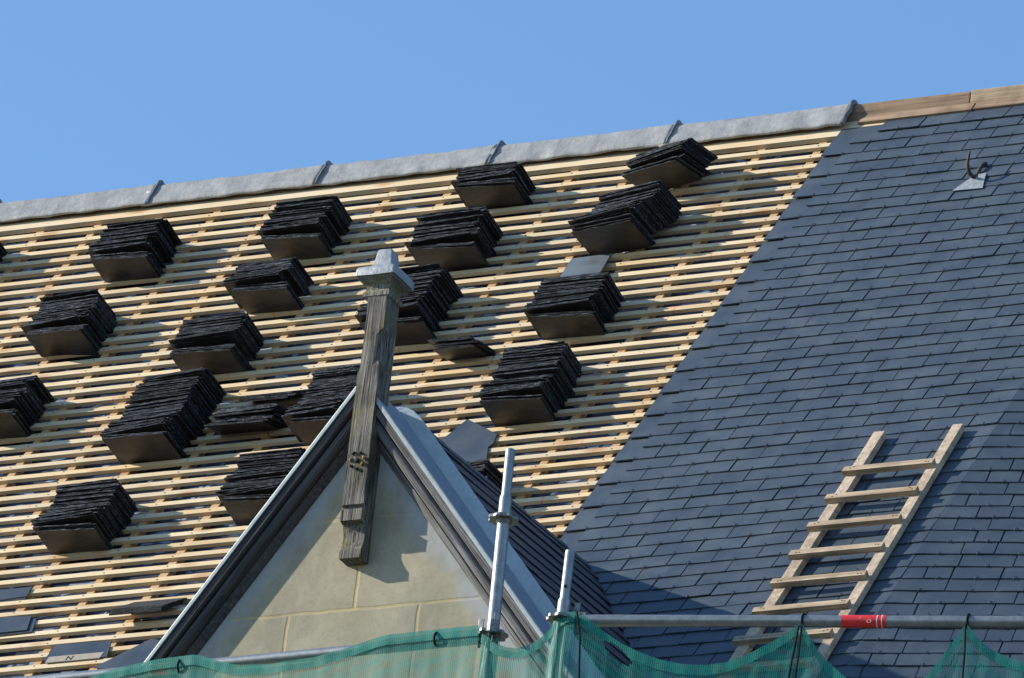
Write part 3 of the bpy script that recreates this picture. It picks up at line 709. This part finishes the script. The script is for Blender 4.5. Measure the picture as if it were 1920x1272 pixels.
for i, (lb, x0, x1, s0, s1, kw) in enumerate(ST):
    a = dict(seed=100+i, drift=rnd.uniform(-0.02, -0.05), n0=-0.012)
    if kw.get('tilt') == 1: a.update(first=5, yaw=0.30, openk=0.5, nf=0.20, sb=-0.12, drift=0.06)
    if kw.get('tilt') == 2: a.update(first=4, yaw=0.13, openk=0.5, drift=0.06)
    if i == 14: a.update(drift=-0.04)
    stack('slate_stack', lb, x0, x1, s0, s1, **a)
grp2 = 'small bundles of slates left on the battens'
stack('slate_bundle', 'thick wedge of a few slates between the post and the tall stack on its right', -1.66, -1.44, -1.945, -1.86, nf=0.17, sb=-0.17, seed=51, n0=-0.01, count=6, grp=grp2, cat='slate bundle', yaw=-0.05, openk=0)
stack('slate_bundle', 'low ragged bundle of slates right of the tallest left stack', -2.655, -2.34, -2.475, -2.335, nf=0.14, sb=-0.15, seed=52, n0=-0.01, count=11, grp=grp2, cat='slate bundle', drift=0.03, openk=0.3)
stack('slate_bundle', 'small dark slate bundle behind the dormer roof edge, under the notched slate', -1.12, -0.80, -3.42, -3.25, nf=0.19, sb=-0.12, seed=53, n0=-0.01, count=16, grp=grp2, cat='slate bundle', openk=0.3)
stack('slate_bundle', 'thin bundle of two slates above the low ragged bundle', -2.62, -2.34, -2.16, -2.11, nf=0.10, sb=-0.2, seed=54, n0=-0.005, count=3, grp=grp2, cat='slate bundle', openk=0)
stack('slate_bundle', 'thin flat bundle of slates beside the lower left rake', -2.43, -2.15, -4.135, -4.09, nf=0.08, sb=-0.2, seed=55, n0=-0.0, count=4, grp=grp2, cat='slate bundle', openk=0)

# ---------------- single loose slates lying on the battens ----------------
def loose(label, pts, n=0.004, th=0.006, name='loose_slate', mat=None, tilt=0.0):
    b = MB(); lo = [P(x, s_, n+tilt*(pts[0][1]-s_)/0.3) for i, (x, s_) in enumerate(pts)]; m = len(lo)
    b.mesh(lo+[p+NV*th for p in lo], [tuple(reversed(range(m))), tuple(range(m, 2*m))]+[(i, (i+1) % m, m+(i+1) % m, m+i) for i in range(m)])
    o = b.build(name, mat or M_slate_s); tag(o, label, 'slate', 'single slates lying on the battens'); return o
loose('pale grey slate lying flat above a stack, under the right-leaning stack', [(-1.345, -1.035), (-1.14, -1.025), (-1.075, -1.31), (-1.285, -1.325)], tilt=0.05, mat=M_slate_p)
loose('notched grey slate lying askew beside the dormer ridge', [(-1.286, -2.60), (-1.061, -2.78), (-1.045, -2.87), (-1.06, -2.90), (-0.995, -3.10), (-1.19, -3.16), (-1.38, -2.88)])
loose('slate lying flat at the bottom left edge, the upper of two lapped there', [(-3.2, -4.12), (-2.925, -4.14), (-2.89, -4.27), (-3.2, -4.28)], n=0.010)
loose('slate lying flat at the bottom left edge, mostly under another', [(-3.15, -4.135), (-2.895, -4.155), (-2.862, -4.28), (-3.15, -4.29)], n=0.002)
o = loose('slate with a pale printed strip along its lower edge at the bottom left', [(-2.672, -4.425), (-2.375, -4.44), (-2.335, -4.585), (-2.672, -4.57)], n=0.003)
b = MB(); b.box(P(-2.655, -4.592, 0.006), XV*0.285, SV*0.052, NV*0.004); st2 = b.build('printed_strip', M_paper, o)
cu = bpy.data.curves.new('printed_letter', 'FONT'); cu.body = 'N'; cu.size = 0.05; cu.extrude = 0.0005
tx = bpy.data.objects.new('printed_letter', cu); sc.collection.objects.link(tx)
me = None
tm = Matrix((( 1, SV.x, NV.x, 0), (0, SV.y, NV.y, 0), (0, SV.z, NV.z, 0), (0, 0, 0, 1))); pp = P(-2.555, -4.586, 0.0106); tm.translation = pp
dg = bpy.context.evaluated_depsgraph_get(); me = bpy.data.meshes.new_from_object(tx.evaluated_get(dg)); bpy.data.objects.remove(tx)
me.transform(tm); me.materials.clear(); me.materials.append(M_black); tx = bpy.data.objects.new('printed_letter', me); sc.collection.objects.link(tx); put(tx, st2)
loose('dark slate piece tucked behind the foot of the left rake', [(-2.36, -4.68), (-2.16, -4.46), (-1.9, -4.55), (-1.95, -4.80)], n=0.006)
loose('small slate piece at the far left edge of the battens', [(-3.25, -3.84), (-3.055, -3.85), (-3.045, -3.93), (-3.25, -3.95)], n=0.003)

# ---------------- roof ladder ----------------
ld = empty('roof_ladder', 'pale wooden roof ladder with flat rungs lying on the new slates', 'ladder', P(1.24, -5.4, 0.02))
def stile(x0a, x0b, s0, s1, wd):
    b = MB(); n0 = 0.026; h = 0.034
    o = P(x0a, s0, n0); d = P(x0b, s1, n0)-o; b.box(o, d, XV*wd, NV*h); b.build('stile', M_ladderS, ld, bevel=0.002)
s = None
M_ladderS = wood_old('ladder_stile_wood', (0.38, 0.29, 0.20), (0.57, 0.46, 0.34), 1, cracks=0.3, sc0=26)
stile(1.028, 1.043, -3.227, -5.75, 0.054); stile(1.418, 1.462, -3.232, -5.75, 0.050)
for k in range(8):
    s0 = -3.607-0.2462*k; b = MB(); xa = 1.019+0.004*rnd.random(); xb = 1.460+0.006*k*0.7
    b.box(P(xa, s0-0.022, 0.0605), XV*(xb-xa), SV*0.040, NV*0.027)
    for xk in (xa+0.035, xa+0.05, xb-0.02, xb-0.035):
        cN = P(xk, s0+rnd.uniform(-0.012, 0.008), 0.0885); b.face([cN+XV*(0.0042*math.cos(a))+SV*(0.0042*math.sin(a)) for a in [q*math.pi/3 for q in range(6)]], 1)
    b.build('rung', [M_ladder, M_dark], ld)

# ---------------- scaffold ----------------
SY = -5.30; SO = Vector((1.42, SY, 0)); PB = math.radians(12.0); BD = Vector((math.cos(PB), math.sin(PB), 0)); BN = Vector((math.sin(PB), -math.cos(PB), 0))
def B_(t, z, off=0.0): return SO+BD*t+BN*off+ZV*z
sf = empty('scaffold', 'galvanised tube scaffold with two upright posts and guard rails in front of the dormer', 'scaffold', (1.1, SY, -23.2))
TR = 0.0262
def standard(x0, x1, zt, zj, hole=None):
    def c(z): return Vector((x0+(x1-x0)*(z-zt)/(-1.0), SY, z))
    b = MB(); b.tube([c(-23.2), c(zj-0.03), c(zj-0.012), c(zj-0.002)], [TR, TR, TR*1.0, TR*0.96], 24); o = b.build('post', M_galv, sf, smooth=2)
    b = MB(); b.tube([c(zj-0.004), c(zt-0.004), c(zt)], [TR*0.78, TR*0.78, TR*0.74], 24)
    sp = b.build('spigot', M_galv, o, smooth=2)
    if hole:
        h = c(hole); b = MB(); d = Vector((0.35, -0.94, 0)).normalized(); b.tube([h+d*(TR*0.70), h+d*(TR*0.785)], 0.0075, 14); b.build('bolt_hole', M_dark, o)
    return o, c
p1, c1 = standard(1.082, 1.112, -4.247, -4.462)
p2, c2 = standard(1.420, 1.424, -4.738, -4.958, hole=-4.905)
def rosette(o, c, ang=0.0):
    b = MB(); n = 32; vs = []
    for zz_ in (-0.006, 0.006):
        for k in range(n):
            a = 2*math.pi*k/n; r = 0.060+0.0055*(1 if (k//2) % 2 == 0 else -0.6); vs.append(c+Vector((math.cos(a+ang)*r, math.sin(a+ang)*r, zz_)))
    b.mesh(vs, [tuple(reversed(range(n))), tuple(range(n, 2*n))]+[(k, (k+1) % n, n+(k+1) % n, n+k) for k in range(n)])
    for k in range(8):   # raised eyes between slots
        a = ang+k*math.pi/4; q = c+Vector((math.cos(a)*0.043, math.sin(a)*0.043, 0)); b.tube([q+ZV*0.006, q+ZV*0.009], 0.008, 8)
    b.tube([c-ZV*0.022, c-ZV*0.008, c+ZV*0.008, c+ZV*0.02], [TR*1.08, TR*1.32, TR*1.32, TR*1.08], 20); b.build('rosette', M_cast, o, smooth=2)
rosette(p1, c1(-4.565)); rosette(p1, c1(-5.085), 0.3); rosette(p2, c2(-5.045), 0.2)
def wedge(o, c, d):
    side = Vector((-d.y, d.x, 0)); b = MB(); a = c+d*0.028-side*0.017-ZV*0.028
    b.box(a, d*0.062, side*0.034, ZV*0.024); b.box(a+ZV*0.036, d*0.062, side*0.034, ZV*0.020); b.box(a+d*0.045, d*0.03, side*0.034, ZV*0.054)
    w_ = c+d*0.050-side*0.003-ZV*0.055; b.box8([w_, w_+d*0.012, w_+d*0.012+side*0.006, w_+side*0.006, w_+ZV*0.13-d*0.004, w_+ZV*0.13+d*0.022, w_+ZV*0.13+d*0.022+side*0.006, w_+ZV*0.13-d*0.004+side*0.006])
    b.build('wedge_head', M_cast, o, bevel=0.002)
wedge(p1, c1(-5.085), Vector((-1, 0, 0))); wedge(p2, c2(-5.045), BD)
wedge(p1, c1(-5.085), Vector((0.5, -0.86, 0)).normalized())
b = MB(); b.tube([(-4.2, SY, -5.125), (1.05, SY, -5.098)], TR*0.92, 24); lA = b.build('ledger', M_galv, sf, smooth=2)
b = MB(); b.tube([B_(0.075, -5.050), B_(4.6, -5.043)], TR*0.96, 24); lB = b.build('ledger', M_galv, sf, smooth=2)
b = MB(); b.tube([B_(1.179, -5.0482), B_(1.363, -5.0479)], TR*0.96+0.0012, 24, caps=False); tp = b.build('red_tape', M_red, lB, smooth=True)
b = MB()
for t in (1.325, 1.345):   # white lines at the end of the tape
    b.tube([B_(t, -5.048), B_(t+0.004, -5.048)], TR*0.96+0.0020, 24, caps=False)
rng = [B_(1.296+0.008*math.cos(a), -5.058+0.007*math.sin(a), TR*0.96+0.002) for a in [k*math.pi/8 for k in range(17)]]
b.tube(rng, 0.0011, 6); b.build('white_marks', M_white, tp)
b = MB(); b.tube([(-0.475, SY, -5.1057), (-0.405, SY, -5.1053)], TR*0.92+0.001, 24, caps=False); tp2 = b.build('red_tape', M_red, lA, smooth=True)
b = MB(); b.tube([(-0.490, SY, -5.1058), (-0.478, SY, -5.1057)], TR*0.92+0.002, 24, caps=False); b.build('white_marks', M_white, tp2)
# lower rail and deck rail out of frame
b = MB(); b.tube([(-4.2, SY, -5.62), (1.05, SY, -5.60)], TR*0.92, 16); b.build('ledger', M_galv, sf, smooth=2)
b = MB(); b.tube([B_(0.075, -5.55), B_(4.6, -5.545)], TR*0.96, 16); b.build('ledger', M_galv, sf, smooth=2)

# ---------------- debris netting ----------------
def netsheet(name, fn, top, drop, mat, parent, holepoly=None, fold=0.012, seed=0, hem=True, ncol=None, nrow=34, uvs=1.0):
    # top: polyline in (t,z); resample
    seg = [0]
    for i in range(1, len(top)): seg.append(seg[-1]+math.hypot(top[i][0]-top[i-1][0], top[i][1]-top[i-1][1]))
    L = seg[-1]; nc = ncol or max(20, int(L/0.012))
    def at(u):
        d = u*L
        for i in range(1, len(top)):
            if d <= seg[i] or i == len(top)-1:
                f = (d-seg[i-1])/max(1e-6, seg[i]-seg[i-1]); return top[i-1][0]+(top[i][0]-top[i-1][0])*f, top[i-1][1]+(top[i][1]-top[i-1][1])*f
    def smooth_at(u):
        acc = [at(min(1, max(0, u+k*0.012))) for k in (-1, 0, 1)]; return sum(a[0] for a in acc)/3, sum(a[1] for a in acc)/3
    def build(vrange, nm, mt, off):
        vs = []; uv = []; rows = vrange
        for j, v in enumerate(rows):
            for i in range(nc+1):
                u = i/nc; t, z = smooth_at(u); zz_ = z-v
                f = fold*noise.noise(Vector((t*9+seed, zz_*1.2, seed)))+fold*0.6*noise.noise(Vector((t*24, zz_*2.0+seed, 3)))
                vs.append(fn(t+0.02*v*noise.noise(Vector((t*3, seed, 1))), zz_, 0.030+off+f*min(1, 0.3+v*3))); uv.append((t, zz_))
        b = MB(); fs = []
        for j in range(len(rows)-1):
            for i in range(nc):
                a = j*(nc+1)+i
                if holepoly:
                    cxx = (uv[a][0]+uv[a+1][0])/2; czz = (uv[a][1]+uv[a+nc+1][1])/2
                    ins = False; n = len(holepoly)
                    for k in range(n):
                        x1, y1 = holepoly[k]; x2, y2 = holepoly[(k+1) % n]
                        if (y1 > czz) != (y2 > czz) and cxx < (x2-x1)*(czz-y1)/(y2-y1)+x1: ins = not ins
                    if ins: continue
                fs.append((a, a+1, a+nc+2, a+nc+1))
        b.mesh(vs, fs)
        me = bpy.data.meshes.new(nm); me.from_pydata([tuple(p) for p in b.v], [], b.f); me.update(); me.materials.append(mt)
        ul = me.uv_layers.new(name='UVMap')
        for lp in me.loops: ul.data[lp.index].uv = uv[lp.vertex_index]
        for p in me.polygons: p.use_smooth = True
        o = bpy.data.objects.new(nm, me); sc.collection.objects.link(o); put(o, parent); return o
    build([drop*j/nrow for j in range(nrow+1)], 'net_sheet', mat, 0.0)
    if hem:
        build([-0.014, -0.004, 0.008, 0.020, 0.032], 'net_hem', M_hem, 0.006)
A_ = lambda t, z, off: Vector((t, SY-off, z))
nL = empty('debris_net', 'green debris net draped along the left guard rail below the gable', 'netting', (-0.2, SY-0.03, -5.1))
topL = [(-0.86, -5.19), (-0.769, -5.148), (-0.66, -5.12), (-0.572, -5.104), (-0.42, -5.088), (-0.319, -5.085), (-0.25, -5.085), (-0.165, -5.118), (-0.06, -5.150), (0.10, -5.158), (0.30, -5.146), (0.44, -5.120), (0.56, -5.088), (0.631, -5.074), (0.828, -5.070), (1.0, -5.068), (1.07, -5.07)]
netsheet('l', A_, topL, 1.0, M_net, nL, seed=3, fold=0.010)
nM = empty('debris_net', 'green debris net bunched around the short scaffold post', 'netting', (1.3, SY-0.03, -5.15))
topM = [(1.075, -5.10), (1.11, -5.13), (1.146, -5.160), (1.198, -5.179), (1.248, -5.188), (1.307, -5.176), (1.353, -5.150), (1.396, -5.106), (1.427, -5.068), (1.462, -5.046), (1.50, -5.046)]
netsheet('m', A_, topM, 0.9, M_net, nM, seed=9, fold=0.02)
def wrap(parent, c, seed):
    # loose wrap of net round the post
    vs = []; n = 26; rows = 16; uv = []
    for j in range(rows+1):
        z = 0.03-0.62*j/rows
        for i in range(n+1):
            a = math.radians(-170+190*i/n); r = TR+0.008+0.006*noise.noise(Vector((i*0.8, j*0.3, seed)))+0.02*max(0, math.cos(a*1.0+1.2))*(j/rows)
            p = c+Vector((math.cos(a)*r, math.sin(a)*r, z+0.012*noise.noise(Vector((i*0.6, 2, seed))))); vs.append(p); uv.append((a*0.04, z))
    me = bpy.data.meshes.new('net_wrap'); me.from_pydata([tuple(p) for p in vs], [], [(j*(n+1)+i, j*(n+1)+i+1, (j+1)*(n+1)+i+1, (j+1)*(n+1)+i) for j in range(rows) for i in range(n)]); me.update()
    me.materials.append(M_net); ul = me.uv_layers.new(name='UVMap')
    for lp in me.loops: ul.data[lp.index].uv = uv[lp.vertex_index]
    for p in me.polygons: p.use_smooth = True
    o = bpy.data.objects.new('net_wrap', me); sc.collection.objects.link(o); put(o, parent)
wrap(nM, c2(-5.06), 4); wrap(nL, c1(-5.13), 8)
nR = empty('debris_net', 'green debris net sagging between ties below the right guard rail, torn hole near the post', 'netting', B_(1.0, -5.2, 0.03))
netB1 = [(0.05, -5.045), (0.091, -5.053), (0.132, -5.074), (0.194, -5.126), (0.267, -5.176), (0.362, -5.223), (0.455, -5.255), (0.547, -5.271), (0.636, -5.273), (0.724, -5.261), (0.809, -5.225), (0.893, -5.177), (0.955, -5.134), (1.014, -5.085)]
netB2 = [(1.020, -5.085), (1.045, -5.125), (1.069, -5.164), (1.12, -5.228), (1.17, -5.277), (1.219, -5.321), (1.313, -5.375), (1.403, -5.393), (1.49, -5.381), (1.561, -5.319), (1.608, -5.244), (1.646, -5.178), (1.678, -5.126), (1.700, -5.085)]
netB3 = [(1.706, -5.085), (1.725, -5.112), (1.752, -5.144), (1.801, -5.189), (1.87, -5.226), (1.96, -5.253), (2.05, -5.269), (2.2, -5.27), (2.4, -5.22), (2.5, -5.10)]
hole = [(0.195, -5.145), (0.243, -5.165), (0.291, -5.200), (0.325, -5.239), (0.322, -5.265), (0.276, -5.252), (0.231, -5.212), (0.201, -5.175)]
Bf = lambda t, z, off: B_(t, z, off)
for k, tpz in enumerate((netB1, netB2, netB3)):
    netsheet('r', Bf, tpz, 0.8, M_net, nR, holepoly=hole if k == 0 else None, seed=20+k, fold=0.012, nrow=60 if k == 0 else 34)
# ties and the dark cords that gather the net
def tie(parent, c, d, r, tail=0.0, side=None):
    b = MB(); s2 = d.cross(ZV).normalized(); pts = [c+(s2*math.cos(a)*(1.0 if math.cos(a) > 0 else 0.55)+ZV*math.sin(a))*r for a in [k*math.pi/8 for k in range(17)]]
    b.tube(pts, 0.005, 6)
    if tail: b.tube([c-ZV*r, c-ZV*(r+tail*0.5)+(side or XV)*0.01, c-ZV*(r+tail)], 0.003, 6)
    b.build('cable_tie', M_black, parent)
tie(nR, B_(1.017, -5.048), BD, TR+0.004, 0.04, BD); tie(nR, B_(1.703, -5.047), BD, TR+0.004, 0.05, BD)
tie(nL, Vector((-0.337, SY-0.012, -5.112)), XV, TR+0.006); tie(nL, Vector((0.863, SY-0.014, -5.094)), XV, TR+0.006)
tie(nM, c1(-5.115), Vector((0, 0, 1)).cross(XV), 0.02)
def cord(parent, pts, r=0.0045):
    b = MB(); b.tube(pts, r, 6); b.build('cord', M_black, parent)
cord(nR, [B_(1.012, -5.09, 0.05), B_(1.004, -5.20, 0.052), B_(0.985, -5.42, 0.05), B_(0.97, -5.8, 0.05)])
cord(nR, [B_(1.024, -5.09, 0.05), B_(1.026, -5.22, 0.052), B_(1.015, -5.45, 0.05), B_(1.0, -5.8, 0.05)])
cord(nR, [B_(1.703, -5.08, 0.05), B_(1.712, -5.2, 0.052), B_(1.716, -5.45, 0.05), B_(1.73, -5.8, 0.05)])
cord(nR, [B_(0.075, -5.03, 0.05), B_(0.10, -5.14, 0.052), B_(0.125, -5.4, 0.05), B_(0.13, -5.8, 0.05)])
